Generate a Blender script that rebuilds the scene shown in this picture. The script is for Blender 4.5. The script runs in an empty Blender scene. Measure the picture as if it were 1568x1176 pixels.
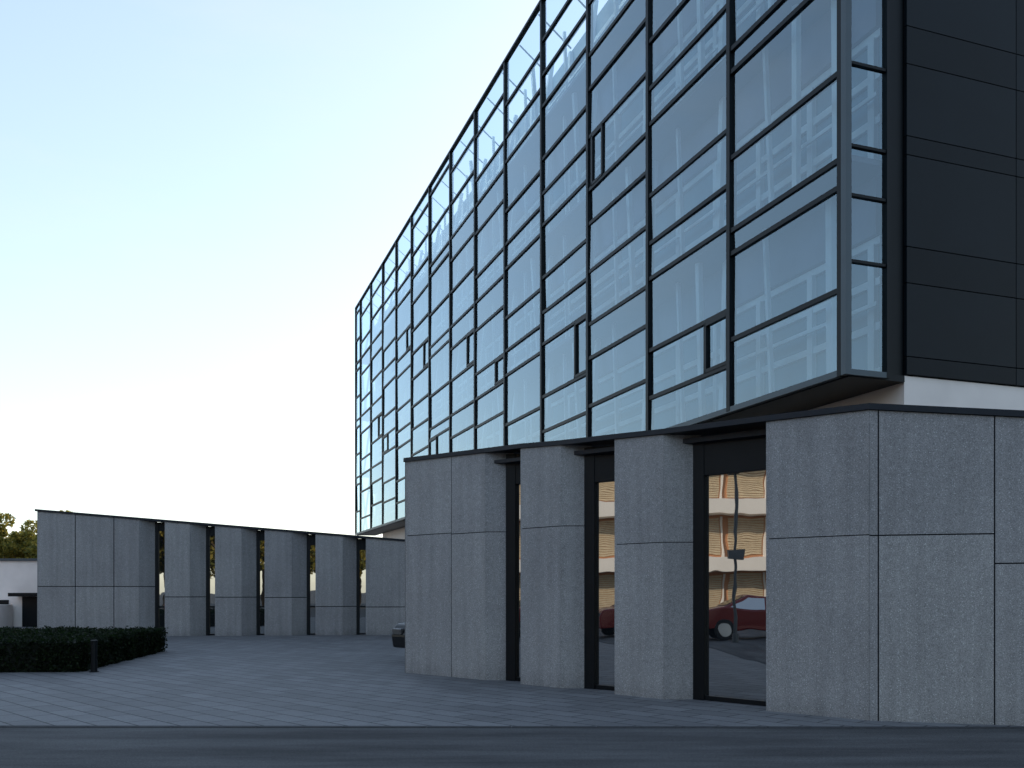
import bpy, math, random
import numpy as np
from mathutils import Vector, Matrix
random.seed(4); rng=np.random.default_rng(4)
S=bpy.context.scene
EYE=1.6; F=1401.0
SUN_EL=20; SUN_AZ=32

# ---------------- materials ----------------
def newmat(name):
    m=bpy.data.materials.new(name); m.use_nodes=True
    nt=m.node_tree; b=nt.nodes['Principled BSDF']; return m,nt,b
def simple(name,col,rough=0.6,metal=0.0,var=0.12,scale=3.0,bump=0.0,spec=0.5):
    m,nt,b=newmat(name)
    tc=nt.nodes.new('ShaderNodeTexCoord')
    n=nt.nodes.new('ShaderNodeTexNoise'); n.inputs['Scale'].default_value=scale; n.inputs['Detail'].default_value=6
    nt.links.new(tc.outputs['Object'],n.inputs['Vector'])
    r=nt.nodes.new('ShaderNodeValToRGB')
    r.color_ramp.elements[0].position=.3; r.color_ramp.elements[1].position=.7
    r.color_ramp.elements[0].color=tuple(c*(1-var) for c in col)+(1,)
    r.color_ramp.elements[1].color=tuple(min(1,c*(1+var)) for c in col)+(1,)
    nt.links.new(n.outputs['Fac'],r.inputs['Fac']); nt.links.new(r.outputs['Color'],b.inputs['Base Color'])
    b.inputs['Roughness'].default_value=rough; b.inputs['Metallic'].default_value=metal
    b.inputs['Specular IOR Level'].default_value=spec
    if bump>0:
        bp=nt.nodes.new('ShaderNodeBump'); bp.inputs['Strength'].default_value=bump; bp.inputs['Distance'].default_value=.02
        nt.links.new(n.outputs['Fac'],bp.inputs['Height']); nt.links.new(bp.outputs['Normal'],b.inputs['Normal'])
    return m
def mixrgb(nt,a,b_,fac,mode='MIX'):
    x=nt.nodes.new('ShaderNodeMixRGB'); x.blend_type=mode
    for k,v in (('Color1',a),('Color2',b_),('Fac',fac)):
        if isinstance(v,(int,float)): x.inputs[k].default_value=v
        elif isinstance(v,tuple): x.inputs[k].default_value=v
        else: nt.links.new(v,x.inputs[k])
    return x.outputs['Color']
def ramp(nt,src,p0,p1,c0=(0,0,0,1),c1=(1,1,1,1)):
    r=nt.nodes.new('ShaderNodeValToRGB'); e=r.color_ramp.elements
    e[0].position=p0;e[1].position=p1;e[0].color=c0;e[1].color=c1
    nt.links.new(src,r.inputs['Fac']); return r.outputs['Color']
def noise(nt,vec,scale,detail=5,rough=.5):
    n=nt.nodes.new('ShaderNodeTexNoise'); n.inputs['Scale'].default_value=scale; n.inputs['Detail'].default_value=detail
    n.inputs['Roughness'].default_value=rough
    nt.links.new(vec,n.inputs['Vector']); return n.outputs['Fac']

def stone_mat():
    m,nt,b=newmat('exposed_aggregate_concrete')
    tc=nt.nodes.new('ShaderNodeTexCoord'); v=tc.outputs['Object']
    big=noise(nt,v,1.1,4); mid=noise(nt,v,14,6,.65); fine=noise(nt,v,80,4,.7)
    c=ramp(nt,big,.3,.7,(.268,.266,.268,1),(.305,.303,.304,1))
    c=mixrgb(nt,c,ramp(nt,mid,.35,.68,(.90,.90,.90,1),(1.07,1.07,1.07,1)),1.0,'MULTIPLY')
    c=mixrgb(nt,c,ramp(nt,fine,.36,.64,(.66,.66,.67,1),(1.34,1.34,1.34,1)),1.0,'MULTIPLY')
    for sc,lo,hi,amt in ((38,.5,.6,(.60,.61,.62,1)),(70,.5,.6,(.47,.475,.49,1)),(52,.45,.55,(.14,.14,.145,1))):
        vo=nt.nodes.new('ShaderNodeTexVoronoi'); vo.inputs['Scale'].default_value=sc
        nt.links.new(v,vo.inputs['Vector'])
        sp=ramp(nt,vo.outputs['Distance'],.12,.26,(1,1,1,1),(0,0,0,1))
        pick=ramp(nt,vo.outputs['Color'],lo,hi)
        f=mixrgb(nt,sp,pick,1.0,'MULTIPLY')
        c=mixrgb(nt,c,amt,f)
    mp=nt.nodes.new('ShaderNodeMapping'); mp.inputs['Scale'].default_value=(5,5,.35)
    nt.links.new(v,mp.inputs['Vector'])
    st=noise(nt,mp.outputs['Vector'],1.2,5)
    c=mixrgb(nt,c,ramp(nt,st,.3,.65,(.88,.88,.88,1),(1.04,1.04,1.04,1)),1.0,'MULTIPLY')
    sx=nt.nodes.new('ShaderNodeSeparateXYZ'); nt.links.new(v,sx.inputs[0])
    ad=nt.nodes.new('ShaderNodeMath'); ad.operation='MULTIPLY_ADD'; ad.inputs[1].default_value=.35; nt.links.new(st,ad.inputs[0]); nt.links.new(sx.outputs['Z'],ad.inputs[2])
    c=mixrgb(nt,c,ramp(nt,ad.outputs[0],.12,.45,(.8,.8,.8,1),(1,1,1,1)),1.0,'MULTIPLY')
    g=nt.nodes.new('ShaderNodeNewGeometry')
    c=mixrgb(nt,c,ramp(nt,g.outputs['Random Per Island'],0,1,(.92,.92,.93,1),(1.05,1.05,1.04,1)),1.0,'MULTIPLY')
    nt.links.new(c,b.inputs['Base Color'])
    b.inputs['Roughness'].default_value=.78
    b.inputs['Specular IOR Level'].default_value=.3
    bp=nt.nodes.new('ShaderNodeBump'); bp.inputs['Strength'].default_value=.5; bp.inputs['Distance'].default_value=.005
    nt.links.new(fine,bp.inputs['Height']); nt.links.new(bp.outputs['Normal'],b.inputs['Normal'])
    return m
def paving_mat():
    m,nt,b=newmat('paving_slabs')
    tc=nt.nodes.new('ShaderNodeTexCoord'); mp=nt.nodes.new('ShaderNodeMapping')
    mp.inputs['Rotation'].default_value=(0,0,math.radians(45))
    nt.links.new(tc.outputs['Object'],mp.inputs['Vector'])
    v=mp.outputs['Vector']
    br=nt.nodes.new('ShaderNodeTexBrick'); nt.links.new(v,br.inputs['Vector'])
    br.inputs['Scale'].default_value=1; br.inputs['Brick Width'].default_value=.7; br.inputs['Row Height'].default_value=.35
    br.inputs['Mortar Size'].default_value=.013; br.inputs['Mortar Smooth'].default_value=.2
    br.inputs['Color1'].default_value=(.140,.143,.150,1); br.inputs['Color2'].default_value=(.188,.192,.20,1)
    br.inputs['Mortar'].default_value=(.035,.037,.04,1)
    big=noise(nt,tc.outputs['Object'],.35,5,.6); fine=noise(nt,tc.outputs['Object'],35,4,.7)
    stn=noise(nt,tc.outputs['Object'],1.7,6,.7)
    c=mixrgb(nt,br.outputs['Color'],ramp(nt,big,.3,.7,(.75,.76,.78,1),(1.1,1.1,1.1,1)),1,'MULTIPLY')
    c=mixrgb(nt,c,ramp(nt,stn,.30,.5,(.82,.82,.82,1),(1,1,1,1)),1,'MULTIPLY')
    c=mixrgb(nt,c,ramp(nt,fine,.3,.7,(.75,.75,.75,1),(1.2,1.2,1.2,1)),1,'MULTIPLY')
    nt.links.new(c,b.inputs['Base Color'])
    r=ramp(nt,big,.3,.7,(.62,.62,.62,1),(.8,.8,.8,1)); nt.links.new(r,b.inputs['Roughness'])
    b.inputs['Specular IOR Level'].default_value=.3
    bp=nt.nodes.new('ShaderNodeBump'); bp.inputs['Strength'].default_value=.4; bp.inputs['Distance'].default_value=.01
    nt.links.new(br.outputs['Fac'],bp.inputs['Height']); bp.invert=True; nt.links.new(bp.outputs['Normal'],b.inputs['Normal'])
    return m
def asphalt_mat():
    m,nt,b=newmat('asphalt')
    tc=nt.nodes.new('ShaderNodeTexCoord'); v=tc.outputs['Object']
    mp=nt.nodes.new('ShaderNodeMapping'); mp.inputs['Scale'].default_value=(.25,1.6,1); nt.links.new(v,mp.inputs['Vector'])
    big=noise(nt,mp.outputs['Vector'],1.2,6,.65); fine=noise(nt,v,60,4,.8)
    c=ramp(nt,big,.35,.7,(.040,.041,.044,1),(.095,.097,.101,1))
    c=mixrgb(nt,c,ramp(nt,fine,.3,.7,(.5,.5,.5,1),(1.7,1.7,1.7,1)),1,'MULTIPLY')
    nt.links.new(c,b.inputs['Base Color']); b.inputs['Roughness'].default_value=.85
    b.inputs['Specular IOR Level'].default_value=.2
    bp=nt.nodes.new('ShaderNodeBump'); bp.inputs['Strength'].default_value=.5; bp.inputs['Distance'].default_value=.01
    nt.links.new(fine,bp.inputs['Height']); nt.links.new(bp.outputs['Normal'],b.inputs['Normal'])
    return m
def facade_glass():
    m=bpy.data.materials.new('coated_facade_glass'); m.use_nodes=True; nt=m.node_tree; nt.nodes.clear()
    out=nt.nodes.new('ShaderNodeOutputMaterial')
    tr=nt.nodes.new('ShaderNodeBsdfTransparent'); tr.inputs['Color'].default_value=(.78,.92,.98,1)
    gl=nt.nodes.new('ShaderNodeBsdfGlossy'); gl.inputs['Roughness'].default_value=.012; gl.inputs['Color'].default_value=(.76,.92,1,1)
    fr=nt.nodes.new('ShaderNodeFresnel'); fr.inputs['IOR'].default_value=1.5
    ma=nt.nodes.new('ShaderNodeMath'); ma.operation='MULTIPLY_ADD'; ma.inputs[1].default_value=1.5; ma.inputs[2].default_value=.12; ma.use_clamp=True
    nt.links.new(fr.outputs[0],ma.inputs[0])
    tc=nt.nodes.new('ShaderNodeTexCoord'); nz=noise(nt,tc.outputs['Object'],.5,2)
    bp=nt.nodes.new('ShaderNodeBump'); bp.inputs['Strength'].default_value=.08; bp.inputs['Distance'].default_value=.03
    nt.links.new(nz,bp.inputs['Height']); nt.links.new(bp.outputs['Normal'],gl.inputs['Normal'])
    mx=nt.nodes.new('ShaderNodeMixShader'); nt.links.new(ma.outputs[0],mx.inputs[0])
    nt.links.new(tr.outputs[0],mx.inputs[1]); nt.links.new(gl.outputs[0],mx.inputs[2])
    nt.links.new(mx.outputs[0],out.inputs[0]); return m
def mirror_glass(name,fac=.5,base=(.01,.014,.018,1)):
    m=bpy.data.materials.new(name); m.use_nodes=True; nt=m.node_tree; nt.nodes.clear()
    out=nt.nodes.new('ShaderNodeOutputMaterial')
    d=nt.nodes.new('ShaderNodeBsdfDiffuse'); d.inputs['Color'].default_value=base
    gl=nt.nodes.new('ShaderNodeBsdfGlossy'); gl.inputs['Roughness'].default_value=.01; gl.inputs['Color'].default_value=(.95,.95,.95,1)
    tc=nt.nodes.new('ShaderNodeTexCoord'); nz=noise(nt,tc.outputs['Object'],1.1,2)
    bp=nt.nodes.new('ShaderNodeBump'); bp.inputs['Strength'].default_value=.1; bp.inputs['Distance'].default_value=.02
    nt.links.new(nz,bp.inputs['Height']); nt.links.new(bp.outputs['Normal'],gl.inputs['Normal'])
    mx=nt.nodes.new('ShaderNodeMixShader'); mx.inputs[0].default_value=fac
    nt.links.new(d.outputs[0],mx.inputs[1]); nt.links.new(gl.outputs[0],mx.inputs[2])
    nt.links.new(mx.outputs[0],out.inputs[0]); return m
def leaf_mat(name,c0,c1,c2):
    m,nt,b=newmat(name)
    g=nt.nodes.new('ShaderNodeNewGeometry')
    r=nt.nodes.new('ShaderNodeValToRGB'); e=r.color_ramp.elements
    e[0].color=c0+(1,); e[1].color=c2+(1,); k=e.new(.5); k.color=c1+(1,)
    nt.links.new(g.outputs['Random Per Island'],r.inputs['Fac'])
    nt.links.new(r.outputs['Color'],b.inputs['Base Color'])
    b.inputs['Roughness'].default_value=.6; b.inputs['Specular IOR Level'].default_value=.25
    tl=nt.nodes.new('ShaderNodeBsdfTranslucent'); nt.links.new(r.outputs['Color'],tl.inputs['Color'])
    mx=nt.nodes.new('ShaderNodeMixShader'); mx.inputs[0].default_value=.5
    nt.links.new(b.outputs[0],mx.inputs[1]); nt.links.new(tl.outputs[0],mx.inputs[2])
    nt.links.new(mx.outputs[0],nt.nodes['Material Output'].inputs[0]); return m

M=dict(
 stone=stone_mat(), paving=paving_mat(), asphalt=asphalt_mat(), fglass=facade_glass(),
 glass=mirror_glass('door_glass',.5), glass2=mirror_glass('colonnade_glass',.45),
 dark=simple('dark_joint',(.007,.008,.011),.85,0,.12,3,0,.1),
 cap=simple('dark_zinc_coping',(.012,.016,.023),.5,.2,.12,3,0,.3),
 frame=simple('dark_bronze_frame',(.003,.0055,.008),.45,.1,.12,3,0,.2),
 slate=simple('anthracite_panel',(.0040,.0080,.0120),.5,.0,.15,1.2,0,.16),
 slate2=simple('anthracite_panel_b',(.0030,.0062,.0095),.52,.0,.15,1.5,0,.16),
 white=simple('white_render',(.74,.69,.66),.8,0,.05,2),
 sill=simple('blue_grey_flashing',(.045,.068,.085),.45,.2,.06),
 inner=simple('inner_glazing',(.12,.23,.31),.35,0,.3,.4),
 iframe=simple('pale_inner_frame',(.60,.68,.74),.5,0,.05),
 grate=simple('walkway_grating',(.125,.14,.215),.6,.0,.1,2),
 gutter=simple('granite_kerb',(.055,.057,.061),.9,0,.2,14,0,.15),
 orange=simple('terracotta_render',(.50,.24,.12),.8,0,.1,1),
 blind=simple('beige_blinds',(.55,.45,.30),.6,0,.1,4),
 bwhite=simple('balcony_white',(.72,.68,.62),.7,0,.04,1),
 redp=simple('red_car_paint',(.16,.014,.012),.25,.1,.03),
 darkp=simple('dark_car_paint',(.006,.007,.009),.3,.1,.03),
 rubber=simple('tyre_rubber',(.012,.012,.013),.85),
 alloy=simple('wheel_alloy',(.45,.46,.48),.35,.9,.05),
 lampg=simple('lamp_lens',(.1,.1,.1),.15),
 bark=simple('bark',(.09,.07,.05),.9,0,.3,6,.6),
 leaf=leaf_mat('tree_leaves',(.09,.11,.03),(.20,.19,.04),(.36,.27,.05)),
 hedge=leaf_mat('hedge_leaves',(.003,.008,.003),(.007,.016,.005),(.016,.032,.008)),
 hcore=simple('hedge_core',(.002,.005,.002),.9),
 metal=simple('grey_steel',(.08,.085,.09),.5,.3,.1),
)

# ---------------- mesh builder ----------------
class MB:
    def __init__(s): s.v=[]; s.f=[]
    def box(s,o,a,b,c):
        o=Vector(o);a=Vector(a);b=Vector(b);c=Vector(c); n=len(s.v)
        s.v+= [o,o+a,o+a+b,o+b,o+c,o+a+c,o+a+b+c,o+b+c]
        q=[(0,3,2,1),(4,5,6,7),(0,1,5,4),(1,2,6,5),(2,3,7,6),(3,0,4,7)]
        if a.cross(b).dot(c)<0: q=[t[::-1] for t in q]
        s.f+=[tuple(n+i for i in t) for t in q]
    def abox(s,x0,x1,y0,y1,z0,z1): s.box((x0,y0,z0),(x1-x0,0,0),(0,y1-y0,0),(0,0,z1-z0))
    def prism(s,poly,zb,zt):
        n=len(s.v);k=len(poly)
        if not isinstance(zb,(list,tuple)): zb=[zb]*k
        if not isinstance(zt,(list,tuple)): zt=[zt]*k
        ar=sum(poly[i][0]*poly[(i+1)%k][1]-poly[(i+1)%k][0]*poly[i][1] for i in range(k))
        idx=list(range(k))
        if ar<0: idx=idx[::-1]
        for i in idx: s.v.append(Vector((poly[i][0],poly[i][1],zb[i])))
        for i in idx: s.v.append(Vector((poly[i][0],poly[i][1],zt[i])))
        s.f.append(tuple(n+i for i in range(k))[::-1]); s.f.append(tuple(n+k+i for i in range(k)))
        for i in range(k):
            j=(i+1)%k; s.f.append((n+i,n+j,n+k+j,n+k+i))
    def quad(s,*p):
        n=len(s.v); s.v+=[Vector(q) for q in p]; s.f.append(tuple(range(n,n+len(p))))
    def bar(s,p,q,w,w2=None):
        w2=w2 or w
        p=Vector(p);q=Vector(q);d=(q-p); u=d.normalized()
        a=u.cross(Vector((.9416,.3367,0)));
        if a.length<.01: a=Vector((1,0,0))
        a.normalize(); b=u.cross(a).normalized()
        s.box(p-a*w/2-b*w2/2,d,a*w,b*w2)
    def cyl(s,c,r,axis,h,n=24,r2=None):
        c=Vector(c);axis=Vector(axis).normalized(); a=axis.orthogonal().normalized(); b=axis.cross(a); k=len(s.v)
        r2=r if r2 is None else r2
        for j,(hh,rr) in enumerate(((0,r),(h,r2))):
            for i in range(n):
                t=2*math.pi*i/n; s.v.append(c+axis*hh+(a*math.cos(t)+b*math.sin(t))*rr)
        s.f.append(tuple(k+i for i in range(n))[::-1]); s.f.append(tuple(k+n+i for i in range(n)))
        for i in range(n):
            j=(i+1)%n; s.f.append((k+i,k+j,k+n+j,k+n+i))
    def obj(s,name,mat,parent=None,bevel=0,smooth=False):
        me=bpy.data.meshes.new(name); me.from_pydata([tuple(v) for v in s.v],[],s.f); me.update()
        me.materials.append(mat); o=bpy.data.objects.new(name,me); S.collection.objects.link(o)
        if parent: o.parent=parent
        if bevel:
            m=o.modifiers.new('b','BEVEL'); m.width=bevel; m.segments=2; m.limit_method='ANGLE'
        if smooth:
            for p in me.polygons: p.use_smooth=True
        return o
def empty(name,loc=(0,0,0),rot=0):
    e=bpy.data.objects.new(name,None); e.location=loc; e.rotation_euler=(0,0,rot); S.collection.objects.link(e); return e
def npmesh(name,V,Fq,mat,parent=None):
    me=bpy.data.meshes.new(name); me.from_pydata(V.tolist(),[],Fq.tolist()); me.update(); me.materials.append(mat)
    o=bpy.data.objects.new(name,me); S.collection.objects.link(o)
    if parent: o.parent=parent
    return o
def leaves(centers,size,flat=.6):
    n=len(centers)
    a=rng.normal(size=(n,3)); a/=np.linalg.norm(a,axis=1)[:,None]
    b=rng.normal(size=(n,3)); b-=a*(a*b).sum(1)[:,None]; b/=np.linalg.norm(b,axis=1)[:,None]
    sz=size*rng.uniform(.6,1.3,n)[:,None]
    c=np.asarray(centers)
    V=np.stack([c-a*sz, c-b*sz*flat, c+a*sz, c+b*sz*flat],1).reshape(-1,3)
    Fq=np.arange(4*n).reshape(n,4); return V,Fq

# ---------------- ground ----------------
g=MB(); g.quad((-700,-700,-.008),(700,-700,-.008),(700,900,-.008),(-700,900,-.008)); g.obj('ground',M['asphalt'])
def redge(x): return 10.78+ -.008*(x)
p=MB(); p.quad((-60,redge(-60),0),(60,redge(60),0),(60,75,0),(-60,75,0)); p.obj('plaza_pavement',M['paving'])
r=MB(); r.quad((-80,-2,-.004),(80,-2,-.004),(80,redge(80)-.003,-.004),(-80,redge(-80)-.003,-.004)); r.obj('road',M['asphalt'])
k=MB()
x=-50
while x<40:
    k.box((x,redge(x)-.07,-.05),(.99,-.008,0),(0,.11,0),(0,0,.054)); x+=1.0
k.obj('kerb',M['gutter'])

# ---------------- stone panels ----------------
def V2(p): return Vector((p[0],p[1],0))
JOINT=[None]
def panel_run(mb,A,B,zA,zB,joints,cuts=(),gap=.012,th=.045,z0=-.05):
    A=V2(A);B=V2(B); d=B-A; L=d.length; u=d/L; n=Vector((u.y,-u.x,0))
    if n.y>0: n=-n
    fr=[0]+list(cuts)+[1]
    def slab(m_,a,b,rec,zb,ta,tb):
        pa=A+u*a-n*rec; pb=A+u*b-n*rec; t_=th-rec
        m_.prism([(pa.x,pa.y),(pb.x,pb.y),(pb.x-n.x*t_,pb.y-n.y*t_),(pa.x-n.x*t_,pa.y-n.y*t_)],zb,[ta,tb,tb,ta])
    for f in cuts:
        zt=zA+(zB-zA)*f-.01
        slab(JOINT[0],f*L-gap/2+.0007,f*L+gap/2-.0007,.003,0,zt,zt)
    for i in range(len(fr)-1):
        a=fr[i]*L+gap/2*(1 if i>0 else .3); b=fr[i+1]*L-gap/2*(1 if i<len(fr)-2 else .3)
        js=joints[i] if isinstance(joints[0],(list,tuple)) else joints
        zs=[z0]+list(js)+[None]
        for z in js: slab(JOINT[0],a+.01,b-.01,.004,z-gap/2+.0007,z+gap/2-.0007,z+gap/2-.0007)
        for j in range(len(zs)-1):
            zb=zs[j]+(gap/2 if j>0 else 0)
            if zs[j+1] is None: ta=zA+(zB-zA)*a/L; tb=zA+(zB-zA)*b/L
            else: ta=tb=zs[j+1]-gap/2
            slab(mb,a,b,0,zb,ta,tb)
def inset(poly,d):
    c=sum((V2(p) for p in poly),Vector())/len(poly)
    return [tuple((V2(p)+(c-V2(p)).normalized()*d)[:2]) for p in poly]

# ======== right wing ========
def gp(u,v):
    Y=EYE*F/(v-905); return ((u-784)/F*Y,Y)
right=empty('stone_entrance_wing')
st=MB();co=MB();gl=MB();fr_=MB(); JOINT[0]=co
nin=Vector((.711,.703,0))
pil=[
 (gp(620,1030),gp(743,1041.5),gp(786,1042),4.13,4.08,4.07,[2.68,2.66],(.60,)),
 (gp(797,1047.5),gp(859,1054),gp(907,1054.2),4.05,4.00,3.99,[2.67],()),
 (gp(941,1063),gp(1016,1071),gp(1074,1071),3.95,3.91,3.90,[2.32],()),
]
for A,B,C,za,zb,zc,js,cuts in pil:
    if cuts: panel_run(st,A,B,za,zb,[[js[0]],[js[1]]],cuts,gap=.014)
    else: panel_run(st,A,B,za,zb,js)
    panel_run(st,B,C,zb,zc,[js[-1]])
    D=tuple((V2(A)+nin*.45)[:2])
    co.prism(inset([A,B,C,D],.055),-.02,[za-.02,zb-.02,zc-.02,za-.02])
    st.prism([A,tuple((V2(A)+Vector((.03,-.03,0)))[:2]),tuple((V2(D)+Vector((.03,-.03,0)))[:2]),D],-.05,[za-.005]*4)
K=gp(1331,1103.5); A4=gp(1173,1088.5)
E1=gp(1523,1110.0); dirE=(V2(E1)-V2(K)).normalized(); E2=tuple((V2(K)+dirE*2.65)[:2])
panel_run(st,A4,K,3.86,3.835,[2.295])
LE=2.65; c1=(V2(gp(1345,1104))-V2(K)).length/LE; c2=(V2(E1)-V2(K)).length/LE
panel_run(st,K,E2,3.835,3.56,[[2.285],[2.285],[1.93]],(c1,c2),gap=.016)
E3=(E2[0]+9,E2[1]+3.2)
panel_run(st,E2,E3,3.56,3.4,[1.93],(.2,.4,.6,.8))
D4=tuple((V2(A4)+nin*.5)[:2])
st.prism([A4,tuple((V2(A4)+Vector((.03,-.03,0)))[:2]),tuple((V2(D4)+Vector((.03,-.03,0)))[:2]),D4],-.05,3.85)
co.prism(inset([A4,K,E2,E3,(15,18),(6,18),D4],.06),-.02,[3.83,3.81,3.53,3.38,3.4,3.5,3.83])
A1=pil[0][0]; W2=tuple((V2(A1)+Vector((.72,.70,0))*9)[:2])
st.prism([A1,tuple((V2(A1)+Vector((.05,-.05,0)))[:2]),tuple((V2(W2)+Vector((.05,-.05,0)))[:2]),W2],-.05,[4.12,4.12,4.0,4.0])
st.obj('concrete_panels',M['stone'],right,bevel=.0015)
co.obj('panel_backing',M['dark'],right)
gaps=[(pil[0][2],pil[1][0],4.05,None),(pil[1][2],pil[2][0],3.96,3.37),(pil[2][2],A4,3.87,3.29)]
for C,A,zt,zl in gaps:
    b=V2(A)+nin*.46; a=V2(C)-nin*.02-(b-V2(C)).normalized()*.1
    d=(b-a); u=d.normalized(); n=Vector((u.y,-u.x,0)); n=n if n.y<0 else -n
    gl.prism([tuple(a[:2]),tuple(b[:2]),tuple((b-n*.03)[:2]),tuple((a-n*.03)[:2])],0.06,zt)
    def fbox(s0,s1,z0,z1,proj=.05):
        o=a+u*s0; fr_.box((o.x,o.y,z0),u*(s1-s0),n*proj,(0,0,z1-z0))
    fbox(0,.1+.10,.0,zt-.01,.07); fbox(d.length-.06,d.length,.0,zt-.01,.055); fbox(.02,d.length-.01,0,.07,.045)
    if zl:
        fbox(.02,d.length-.01,zl,zt-.02,.06)
    else: fbox(.02,d.length-.01,3.5,zt-.02,.06)
gl.obj('door_glass',M['glass'],right); fr_.obj('door_frames',M['frame'],right,bevel=.004)
cp=MB()
path=[(A1,4.13),(pil[0][1],4.085),(pil[1][0],4.055),(pil[1][1],4.0),(pil[2][0],3.955),(pil[2][1],3.915),(A4,3.865),(K,3.84),(E2,3.565),(E3,3.405)]
pts=[V2(p_) for p_,_ in path]; 
outs=[]
for i in range(len(pts)):
    t=Vector()
    if i>0: t+=(pts[i]-pts[i-1]).normalized()
    if i<len(pts)-1: t+=(pts[i+1]-pts[i]).normalized()
    t.normalize(); n=Vector((t.y,-t.x,0)); n=n if n.y<0 else -n
    outs.append(n)
nn=len(cp.v)
for (p_,z),n,P in zip(path,outs,pts):
    o=P+n*.035; q=P-n*.62
    for zz in (z,z+.075): cp.v.append(Vector((o.x,o.y,zz)))
    for zz in (z+.075,z): cp.v.append(Vector((q.x,q.y,zz)))
for i in range(len(path)-1):
    a=nn+4*i;b=a+4
    for j in range(4):
        cp.f.append((a+j,b+j,b+(j+1)%4,a+(j+1)%4))
cp.f.append((nn,nn+1,nn+2,nn+3)); e=nn+4*(len(path)-1); cp.f.append((e+3,e+2,e+1,e))
cp.prism([tuple((V2(A1)+Vector((-.03,0,0)))[:2]),tuple((V2(A1)+Vector((.3,-.1,0)))[:2]),tuple((V2(W2)+Vector((.3,-.1,0)))[:2]),tuple((V2(W2)+Vector((-.03,0,0)))[:2])],4.128,4.2)
cp.obj('coping',M['cap'],right)
rf=MB(); rf.prism([tuple((V2(A1)+nin*.2)[:2]),tuple((V2(K)+nin*.2)[:2]),(E2[0],E2[1]+.3),(E3[0],E3[1]+.3),(15,22),W2],[3.95,3.7,3.45,3.3,3.6,3.95],[4.0,3.78,3.52,3.36,3.66,4.0]); rf.obj('roof',M['cap'],right)

# ======== left wing ========
left=empty('stone_colonnade_wing')
st=MB();co=MB();gl=MB();fr_=MB(); JOINT[0]=co
def LP(u,back=0):
    P0=Vector(((57-784)/F*31.9,31.9,0)); P1=Vector(((620-784)/F*33.4,33.4,0)); d=P1-P0
    r_=(u-784)/F; s=(r_*P0.y-P0.x)/(d.x-r_*d.y); p_=P0+d*s
    Y=p_.y+back; return (r_*Y,Y)
def LZ(u): 
    t=(u-57)/563; Y=31.9+1.5*t; v=783+(829-783)*t; return EYE+(905-v)/F*Y
W=[(57,213,241,1.76,(.37,.75)),(252,291,319,1.39,()),(329,370,396,1.38,()),(405,447,473,1.37,()),(483,525,549,1.04,()),(560,628,655,1.02,())]
for a,b,c,zj,cuts in W:
    A=LP(a);B=LP(b);C=LP(c,.38)
    if cuts: panel_run(st,A,B,LZ(a),LZ(b),[[zj]]*3,cuts,gap=.026)
    else: panel_run(st,A,B,LZ(a),LZ(b),[zj],gap=.026)
    panel_run(st,B,C,LZ(b),LZ(c),[zj],gap=.026)
    D=(A[0]+.02,A[1]+.42)
    co.prism(inset([A,B,C,D],.07),-.02,[LZ(a)-.02,LZ(b)-.02,LZ(c)-.02,LZ(a)-.02])
    st.prism([(A[0]-.0,A[1]+.01),(A[0]+.05,A[1]+.01),(D[0]+.05,D[1]),D],-.05,LZ(a)-.01)
for i in range(5):
    c=W[i][2]; a=W[i+1][0]
    A=LP(c-8,.39); B=LP(a+14,.39)
    gl.prism([A,B,(B[0],B[1]+.03),(A[0],A[1]+.03)],.05,LZ(a+14)+.01)
    A=LP(c-4,.33); fr_.prism([A,(A[0]+.13,A[1]),(A[0]+.13,A[1]+.06),(A[0],A[1]+.06)],0,LZ(c)-.02)
    A=LP(c-8,.34);B=LP(a+12,.34)
    fr_.prism([A,B,(B[0],B[1]+.045),(A[0],A[1]+.045)],3.75-.16*i,LZ(a+12)+.02)
    fr_.prism([A,B,(B[0],B[1]+.045),(A[0],A[1]+.045)],1.0,1.06)
A=LP(57); st.prism([A,(A[0]+.05,A[1]+.03),(A[0]-2.5+.05,A[1]+9),(A[0]-2.5,A[1]+9)],-.05,[LZ(57)-.01]*4)
st.obj('concrete_panels',M['stone'],left,bevel=.003); co.obj('panel_backing',M['dark'],left)
gl.obj('window_glass',M['glass2'],left); fr_.obj('window_frames',M['frame'],left)
cp=MB(); A=LP(54);B=LP(700)
cp.prism([(A[0],A[1]-.04),(B[0],B[1]-.04),(B[0],B[1]+.7),(A[0],A[1]+.7)],[LZ(54),LZ(700),LZ(700),LZ(54)],[LZ(54)+.075,LZ(700)+.075,LZ(700)+.075,LZ(54)+.075])
cp.prism([(A[0]+.1,A[1]+.5),(B[0],B[1]+.5),(B[0]+4,B[1]+9),(A[0]-2.4,A[1]+8.9)],[LZ(57)-.3,LZ(700)-.3,3.2,4.1],[LZ(57)-.05,LZ(700)-.05,3.3,4.2])
cp.prism([(A[0]+.3,A[1]+.75),(B[0]+.3,B[1]+.75),(B[0]+.3,B[1]+.9),(A[0]+.3,A[1]+.9)],-.02,[LZ(57)-.1,LZ(700)-.1,LZ(700)-.1,LZ(57)-.1])
cp.obj('coping',M['cap'],left)

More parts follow.
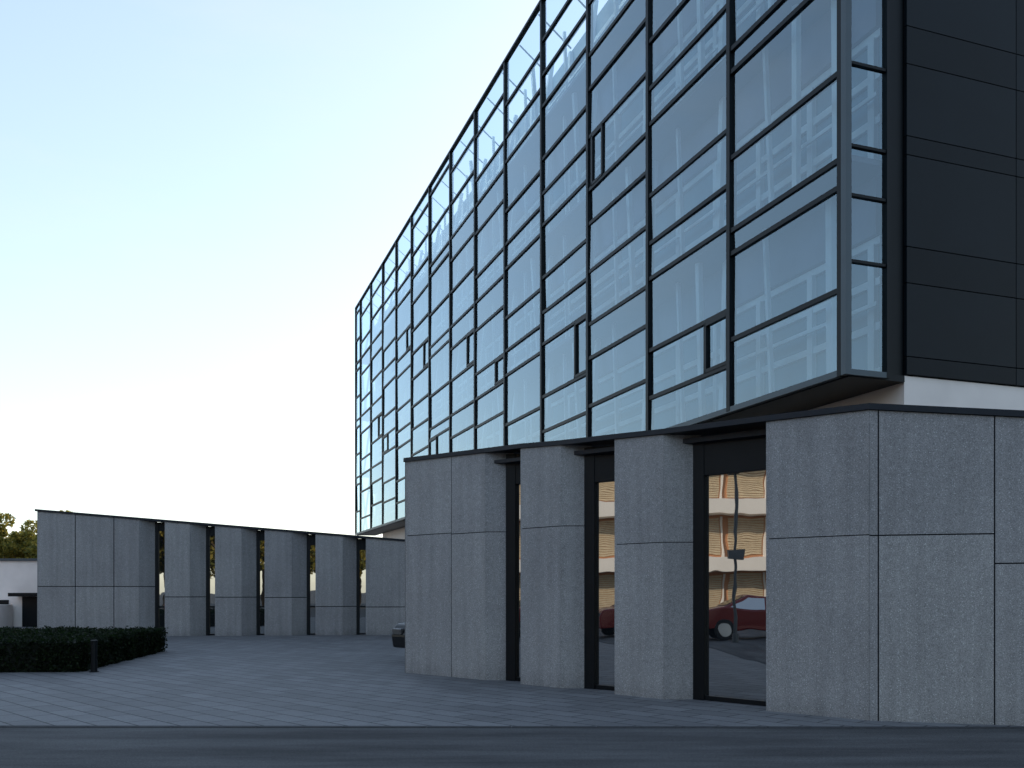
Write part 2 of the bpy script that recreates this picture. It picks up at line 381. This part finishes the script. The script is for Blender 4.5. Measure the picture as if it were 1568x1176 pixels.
# ======== glass office building ========
bld=empty('glass_office_building')
Cc=Vector((4.64,12.7,0)); d1=Vector((-.3367,.9416,0)); d2=Vector((.9416,.3367,0)); Z=Vector((0,0,1))
def P(s,off,z): return Cc+d1*s+d2*off+Z*z
ZB=4.60; ZT=16.76; BW=2.867; LEN=38.66; ST=3.04
svert=[i*BW for i in range(14)]+[LEN]
mv=MB(); mh=MB(); gs=MB(); sill=MB()
def zs_(s_): return 1.6+9.174*s_
per=.332
pats=[[.0,.133,.290],[.012,.088,.190],[.0,.130,.248],[.03,.118,.215],[.0,.085,.235],[.05,.150,.27]]
order=[0,1,2,3,1,4,2,0,5,1,3,2,4,0]
ops={(1,.47):(0,.27),(2,1.04):(.72,.93),(3,.62):(0,.26),(5,.66):(0,.3),(6,.82):(0,.3),(7,.55):(.62,1),(8,1.0):(0,.3),(9,1.15):(0,.3),(10,.7):(.6,1),(4,.37):(0,.3),(11,.9):(0,.35)}
for i in range(14):
    s0,s1=svert[i],svert[i+1]; zl=[]
    for kf in range(4):
        for o in pats[order[i]]:
            z=zs_(.326+kf*per+o)
            if ZB+.3<z<ZT-.25: zl.append(z)
    zl=sorted(zl)
    for z in zl:
        mh.box(P(s0,-.035,z-.037),d1*(s1-s0),d2*.09,Z*.074)
    edges=[ZB+.10]+zl+[ZT-.02]
    for a,b in zip(edges[:-1],edges[1:]):
        t=[random.uniform(-.009,.009) for _ in range(4)]
        gs.quad(P(s0+.02,t[0],a+.005),P(s0+.02,t[1],b-.005),P(s1-.02,t[2],b-.005),P(s1-.02,t[0]+t[2]-t[1],a+.005))
    for (bi,zt_),(f0,f1) in ops.items():
        if bi!=i: continue
        zt_=zs_(zt_)
        for a,b in zip(edges[:-1],edges[1:]):
            if a<=zt_<b:
                sa=s0+BW*f0; sb=s0+BW*f1
                for (x0,x1,z0,z1) in ((sa,sb,a+.03,a+.09),(sa,sb,b-.09,b-.03),(sa,sa+.07,a+.03,b-.03),(sb-.08,sb,a+.03,b-.03)):
                    mh.box(P(x0,-.045,z0),d1*(x1-x0),d2*.088,Z*(z1-z0))
for s in svert[1:-1]:
    mv.box(P(s-.05,-.05,ZB+.02),d1*.10,d2*.14,Z*(ZT-ZB-.02))
mv.box(P(LEN-.05,-.05,ZB+.02),d1*.1,d2*.14,Z*(ZT-ZB-.02))
cpst=MB(); cpst.box(P(-.06,-.06,ZB),d1*.10,d2*.10,Z*(ZT-ZB+.02)); cpst.obj('corner_post',M['sill'],bld)
mv.box(P(.05,-.055,ZB),d1*.08,d2*.12,Z*(ZT-ZB))
mh.box(P(0,-.06,ZT-.03),d1*LEN,d2*.13,Z*.06)
sill.box(P(0.04,-.045,ZB),d1*(LEN-.04),d2*.10,Z*.09)
sill.box(P(-.045,.045,ZB),d1*.08,d2*.62,Z*.08)
for z in [zs_(x_) for x_ in (.50,.60,.675,.80,.94,1.07,1.2,1.33,1.46,1.58)]:
    mh.box(P(-.035,.04,z-.02),d1*.07,d2*.62,Z*.04)
gs.quad(P(0,.04,ZB+.09),P(0,.66,ZB+.09),P(0,.66,ZT-.03),P(0,.04,ZT-.03))
mv.box(P(-.05,.66,ZB),d1*.10,d2*.05,Z*(ZT-ZB))
mh.box(P(-.05,.04,ZT-.04),d1*.08,d2*.62,Z*.06)
mv.box(P(.06,.72,ZB),d1*.05,d2*.32,Z*(ZT-ZB-.4))
gs.quad(P(LEN,.04,ZB+.12),P(LEN,1.0,ZB+.12),P(LEN,1.0,ZT-.03),P(LEN,.04,ZT-.03))
for i in range(0,28):
    s=i*BW/2+.4
    if s<LEN: mh.bar(P(s,.05,ZT-.1),P(s,.98,15.95),.03)
mv.obj('mullions',M['frame'],bld); mh.obj('transoms',M['frame'],bld); gs.obj('glass_panes',M['fglass'],bld); sill.obj('bottom_flashing',M['sill'],bld)
so=MB(); so.box(P(.02,.06,ZB-.015),d1*(LEN-.05),d2*.975,Z*.09); so.obj('soffit',M['frame'],bld)
inn=MB(); inn.box(P(.35,1.0,ZB+.1),d1*(LEN-.5),d2*.3,Z*(15.9-ZB-.1)); inn.obj('inner_facade',M['inner'],bld)
ifr=MB()
for kf in range(4):
    z=4.72+ST*kf
    for i in range(28):
        s=.5+i*BW/2*.985
        ifr.box(P(s,.91,z),d1*.13,d2*.088,Z*2.0)
    for dz in (.05,.72,1.38,1.98): 
        if z+dz<15.8: ifr.box(P(.4,.935,z+dz),d1*(LEN-.7),d2*.064,Z*.11)
ifr.obj('inner_frames',M['iframe'],bld)
sr=MB(); wk=MB()
for kf in range(4):
    z=4.72+ST*kf; zt=min(z+ST-.1,15.9)
    if kf>0: wk.box(P(.15,.12,z-.08),d1*(LEN-.3),d2*.80,Z*.08)
    if z+2.1<15.8: wk.box(P(.4,.86,z+2.1),d1*(LEN-.7),d2*.135,Z*min(.84,15.85-z-2.1))
    for i in range(14):
        s=svert[i]; q=random.uniform(-.15,.15)
        sr.bar(P(s+.6+q,.25,z+.02),P(s+1.25+q,.75,zt),.14,.10)
        if (i+kf)%2: sr.bar(P(s+2.1,.75,z+.02),P(s+1.5,.3,zt),.12,.09)
        sr.bar(P(s+2.4,.5,z+.02),P(s+2.6,.5,zt),.07)
    sr.box(P(.3,.78,z+1.02),d1*(LEN-.5),d2*.04,Z*.06)
sr.obj('slanted_struts',M['iframe'],bld); wk.obj('walkways',M['grate'],bld)
body=MB(); body.box(P(.3,1.3,ZB+.09),d1*(LEN-.5),d2*26,Z*(15.9-ZB-.09)); body.obj('main_body',M['dark'],bld)
sd=MB(); sd2=MB()
rows=[4.69,4.95,6.0,6.52,7.83,8.10,9.13,9.67,11.0,11.3,12.3,12.9,14.1,14.6,16.1]
ci=0
cols=[1.05,3.12]+[3.12+2.07*j for j in range(1,12)]
for ca,cb in zip(cols[:-1],cols[1:]):
    for ri,(ra,rb) in enumerate(zip(rows[:-1],rows[1:])):
        (sd if (ri+ci)%2 else sd2).box(P(.0,ca+.006,ra+.006),d1*.06,d2*(cb-ca-.012),Z*(rb-ra-.012))
    ci+=1
sd.obj('anthracite_panels',M['slate'],bld,bevel=.003); sd2.obj('anthracite_panels_b',M['slate2'],bld,bevel=.003)
bk=MB(); bk.box(P(.05,1.06,4.70),d1*.25,d2*24,Z*(16.0-4.70)); bk.obj('panel_backing',M['dark'],bld)
pl=MB(); pl.box(P(.04,1.045,-.02),d1*(LEN-2),d2*24,Z*4.70); pl.obj('white_plinth',M['white'],bld)

# ---------------- hedge ----------------
hp=[(-20,16.9),(-8.55,18.1),(-9.25,24.3),(-20,25.4)]
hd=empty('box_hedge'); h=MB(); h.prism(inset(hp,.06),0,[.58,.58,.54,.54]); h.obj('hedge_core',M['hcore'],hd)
def hpt(n):
    out=[]
    edges=[(hp[0],hp[1],.50),(hp[1],hp[2],.22)]
    for a,b,fr in edges:
        m_=int(n*fr*.45); t=rng.uniform(0,1,m_); z=rng.uniform(0.0,.63,m_)
        x=a[0]+(b[0]-a[0])*t; y=a[1]+(b[1]-a[1])*t
        nx,ny=(b[1]-a[1]),-(b[0]-a[0]); l=math.hypot(nx,ny)
        j=rng.normal(0,.03,m_)+.03*np.sin(t*40)
        out.append(np.stack([x+nx/l*j,y+ny/l*j,z],1))
    m_=int(n*.65); t=rng.uniform(0,1,m_); s=rng.uniform(0,1,m_)
    a,b,c,d=[np.array(q) for q in hp]
    xy=(a[None]*(1-t)[:,None]+b[None]*t[:,None])*(1-s)[:,None]+(d[None]*(1-t)[:,None]+c[None]*t[:,None])*s[:,None]
    zz=.61+.03*np.sin(xy[:,0]*3)*np.cos(xy[:,1]*2.3)+rng.normal(0,.032,m_)-.04*s
    out.append(np.column_stack([xy,zz])); return np.concatenate(out)
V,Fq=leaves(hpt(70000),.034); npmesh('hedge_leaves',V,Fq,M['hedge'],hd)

bo=MB(); X,Y=gp(144,1029); bo.cyl((X,Y,0),.06,(0,0,1),.60,16); bo.cyl((X,Y,.60),.066,(0,0,1),.03,16); bo.cyl((X,Y,0.0),.09,(0,0,1),.015,16)
bo.obj('bollard',M['frame'],bevel=.004)

# ---------------- trees ----------------
def tree_mesh(seed,H=8,R=3,n=9000,ls=.16):
    rg=np.random.default_rng(seed); rn=random.Random(seed)
    t=MB()
    top=Vector((rn.uniform(-.3,.3),rn.uniform(-.3,.3),H*.62))
    t.cyl((0,0,0),.2,top,top.length,10,.07)
    tips=[]
    for i in range(9):
        f=rn.uniform(.35,.95); b=top*f; a=rn.uniform(0,6.28)+i*.7
        e=b+Vector((math.cos(a)*R*rn.uniform(.5,.8),math.sin(a)*R*rn.uniform(.5,.8),H*rn.uniform(.1,.32)))
        t.cyl(b,.08,e-b,(e-b).length,7,.02); tips.append(e)
        e2=b.lerp(e,.6)+Vector((rn.uniform(-1,1),rn.uniform(-1,1),H*.14)); t.cyl(b.lerp(e,.6),.04,e2-b.lerp(e,.6),(e2-b.lerp(e,.6)).length,6,.012); tips.append(e2)
    for _ in range(14):
        a=rn.uniform(0,6.28); rr=R*math.sqrt(rn.random())*.85; zz=H*rn.uniform(.38,.95); rr*= math.sin(math.pi*min(.95,max(.1,(zz/H-.25)/.78)))**.5
        tips.append(Vector((math.cos(a)*rr,math.sin(a)*rr,zz)))
    cs=[]
    for e in tips:
        m_=n//len(tips); c=rg.normal(0,1,(m_,3)); c/=np.linalg.norm(c,axis=1)[:,None]
        rad=R*rn.uniform(.2,.36); c*=rad*rg.uniform(.3,1,(m_,1))**.5; c[:,2]*=.75
        cs.append(c+np.array(e)[None])
    V,Fq=leaves(np.concatenate(cs),ls); return t,V,Fq
tm=[]
for sd_ in (1,2,3):
    t,V,Fq=tree_mesh(sd_); 
    a=t.obj('trunk',M['bark']); b=npmesh('crown',V,Fq,M['leaf']); tm.append((a.data,b.data))
    bpy.data.objects.remove(a); bpy.data.objects.remove(b)
def tree(x,y,sc,k):
    e=empty('tree',(x,y,0),random.uniform(0,6)); e.scale=(sc,sc,sc*random.uniform(.9,1.1))
    for n_,d in zip(('trunk','crown'),tm[k%3]):
        o=bpy.data.objects.new(n_,d); S.collection.objects.link(o); o.parent=e
for i,(x,y,s_) in enumerate([(-42,76,.9),(-38.6,78,.97),(-46,80,1.0),(-35.5,80,.85),(-51,84,1.05),(-43,84,1.05),(-39,86,1.0),
     (-30,-28,1.4),(-24,-25,1.5),(-19,-28,1.5),(-14,-25,1.5),(-9,-28,1.6),(-4,-25,1.4),(1,-29,1.5),(6,-25,1.4),(-21,-34,1.8),(-11,-35,1.8),(-1,-35,1.8),(9,-33,1.6)]):
    tree(x,y,s_,i)

# ---------------- white low building at far left ----------------
wb=empty('white_pavilion'); w=MB(); dk=MB()
w.abox(-44,-19.5,41,50,0,2.95); 
w.obj('walls',M['white'],wb)
w=MB(); w.abox(-44.05,-19.4,40.9,50.1,2.952,3.06); w.obj('parapet',M['sill'],wb)
dk.abox(-21.9,-20.6,40.9,41.05,0,1.35); dk.abox(-22.15,-20.2,40.2,41.0,1.36,1.52); dk.abox(-23.0,-22.55,40.96,41.03,.5,1.2)
dk.abox(-25.6,-24.3,40.96,41.03,.5,1.2)
dk.obj('door_and_canopy',M['frame'],wb)
w=MB(); w.abox(-27,-22.3,38.8,40.85,0,1.0); w.obj('ramp_wall',M['white'],wb)

# ---------------- apartment building across the street (seen mirrored in the glass) ----------------
ap=empty('apartment_building'); aw=MB();ab=MB();abl=MB();ag=MB()
x0=-36
aw.abox(x0-10,x0,-34,24,0,13)
for kf in range(4):
    z=3.2*kf
    ab.abox(x0+.02,x0+1.5,-34,24,z+2.7,z+3.5)
    for j in range(24):
        y=-33.4+j*2.4
        if j%3==2: ag.abox(x0,x0+.06,y,y+1.7,z+.6,z+2.5)
        else:
            for q in range(16): abl.abox(x0,x0+.07,y,y+1.9,z+.5+q*.13,z+.5+q*.13+.1)
        ab.abox(x0+.01,x0+.12,y-.2,y-.08,z+.1,z+2.6)
aw.obj('walls',M['orange'],ap);ab.obj('balcony_bands',M['bwhite'],ap);abl.obj('blinds',M['blind'],ap);ag.obj('windows',M['glass'],ap)

# ---------------- cars ----------------
def car(name,loc,rot,paint):
    e=empty(name,loc,rot)
    prof=[(-2.1,.32),(-2.15,.62),(-2.0,.86),(-1.2,.95),(-.55,1.38),(.55,1.42),(1.35,1.02),(2.0,.95),(2.12,.7),(2.1,.32)]
    body=MB(); k=len(prof)
    for sx in (-.86,.86):
        for x_,z_ in prof:
            tuck=.17 if z_>1.2 else 0
            body.v.append(Vector((x_,sx-math.copysign(tuck,sx),z_)))
    body.f.append(tuple(range(k))); body.f.append(tuple(range(2*k-1,k-1,-1)))
    for i in range(k):
        j=(i+1)%k; body.f.append((i,k+i,k+j,j))
    body.obj('body',paint,e,bevel=.05)
    gq=MB()
    for s_ in (-1,1):
        y1=.80*s_; y0=.875*s_
        gq.quad((-1.0,y0,.98),(-.02,y0,1.0),(-.02,y1*.93,1.33),(-.52,y1*.93,1.31))
        gq.quad((.04,y0,1.0),(1.15,y0,1.02),(.55,y1*.93,1.34),(.04,y1*.93,1.34))
    gq.quad((-1.14,-.7,1.0),(-1.14,.7,1.0),(-.62,.6,1.345),(-.62,-.6,1.345))
    gq.quad((1.28,-.7,1.075),(1.28,.7,1.075),(.66,.6,1.38),(.66,-.6,1.38))
    gq.obj('windows',M['glass'],e)
    wh=MB();hb=MB()
    for x_ in (-1.35,1.33):
        for s_ in (-1,1):
            wh.cyl((x_,s_*.70,.32),.32,(0,s_,0),.19,28); hb.cyl((x_,s_*.885,.32),.2,(0,s_,0),.015,16)
    wh.obj('tyres',M['rubber'],e,bevel=.03); hb.obj('hubs',M['alloy'],e)
    lm=MB()
    for s_ in (-.62,.62): lm.abox(-2.17,-2.05,s_-.16,s_+.16,.62,.76); lm.abox(2.04,2.13,s_-.16,s_+.16,.72,.86)
    lm.obj('lamps',M['lampg'],e,bevel=.02)
    return e
car('parked_car',(-.62,21.6,0),math.radians(45),M['darkp'])
car('red_car',(-14.5,8.2,0),math.radians(92),M['redp'])
sl=empty('street_lamp',(-12,9.6,0)); q=MB(); q.cyl((0,0,0),.06,(0,0,1),5.2,12,.04); q.cyl((0,0,0),.1,(0,0,1),.3,12); q.abox(-.5,.5,-.12,.12,5.2,5.3); q.abox(-.1,.1,-.25,.25,2.6,2.9); q.obj('post',M['metal'],sl)

# ---------------- light ----------------
el,az=math.radians(SUN_EL),math.radians(SUN_AZ)
sdv=Vector((math.sin(az)*math.cos(el),math.cos(az)*math.cos(el),math.sin(el)))
ld=bpy.data.lights.new('sun','SUN'); ld.energy=4.6; ld.angle=math.radians(.53); ld.color=(1,.86,.68)
lo=bpy.data.objects.new('sun',ld); S.collection.objects.link(lo); lo.rotation_euler=(-sdv).to_track_quat('-Z','Y').to_euler(); lo.location=(20,40,60)
w=bpy.data.worlds.new('World'); S.world=w; w.use_nodes=True; nt=w.node_tree
bg=nt.nodes['Background']; sk=nt.nodes.new('ShaderNodeTexSky'); sk.sky_type='NISHITA'; sk.sun_disc=False
sk.sun_elevation=el; sk.sun_rotation=az; sk.air_density=1.0; sk.dust_density=.7; sk.ozone_density=1.3; sk.altitude=100
STR=.12
sc=mixrgb(nt,sk.outputs[0],(.42,.42,.42,1),1.0,'MULTIPLY')
gm=nt.nodes.new('ShaderNodeGamma'); gm.inputs['Gamma'].default_value=.62; nt.links.new(sc,gm.inputs['Color'])
g_=.88/STR
sc=mixrgb(nt,gm.outputs[0],(g_*.97,g_*.985,g_*1.0,1),1.0,'MULTIPLY')
tc=nt.nodes.new('ShaderNodeTexCoord'); mp=nt.nodes.new('ShaderNodeMapping'); mp.inputs['Scale'].default_value=(1.2,1.6,4.5)
mp.inputs['Rotation'].default_value=(0,.25,0)
nt.links.new(tc.outputs['Generated'],mp.inputs['Vector'])
cl=ramp(nt,noise(nt,mp.outputs['Vector'],1.6,7,.6),.48,.78,(0,0,0,1),(.32,.32,.32,1))
c=mixrgb(nt,sc,(.92/STR,.95/STR,.98/STR,1),cl)
nt.links.new(c,bg.inputs['Color']); bg.inputs['Strength'].default_value=STR

cam=bpy.data.cameras.new('camera'); co_=bpy.data.objects.new('camera',cam); S.collection.objects.link(co_)
co_.location=(0,0,EYE); co_.rotation_euler=(math.radians(90),0,0)
cam.sensor_width=36; cam.lens=36*F/1568; cam.shift_y=317/1568; cam.clip_end=3000; cam.clip_start=.05
S.camera=co_
S.view_settings.view_transform='Standard'; S.view_settings.look='None'; S.view_settings.exposure=0
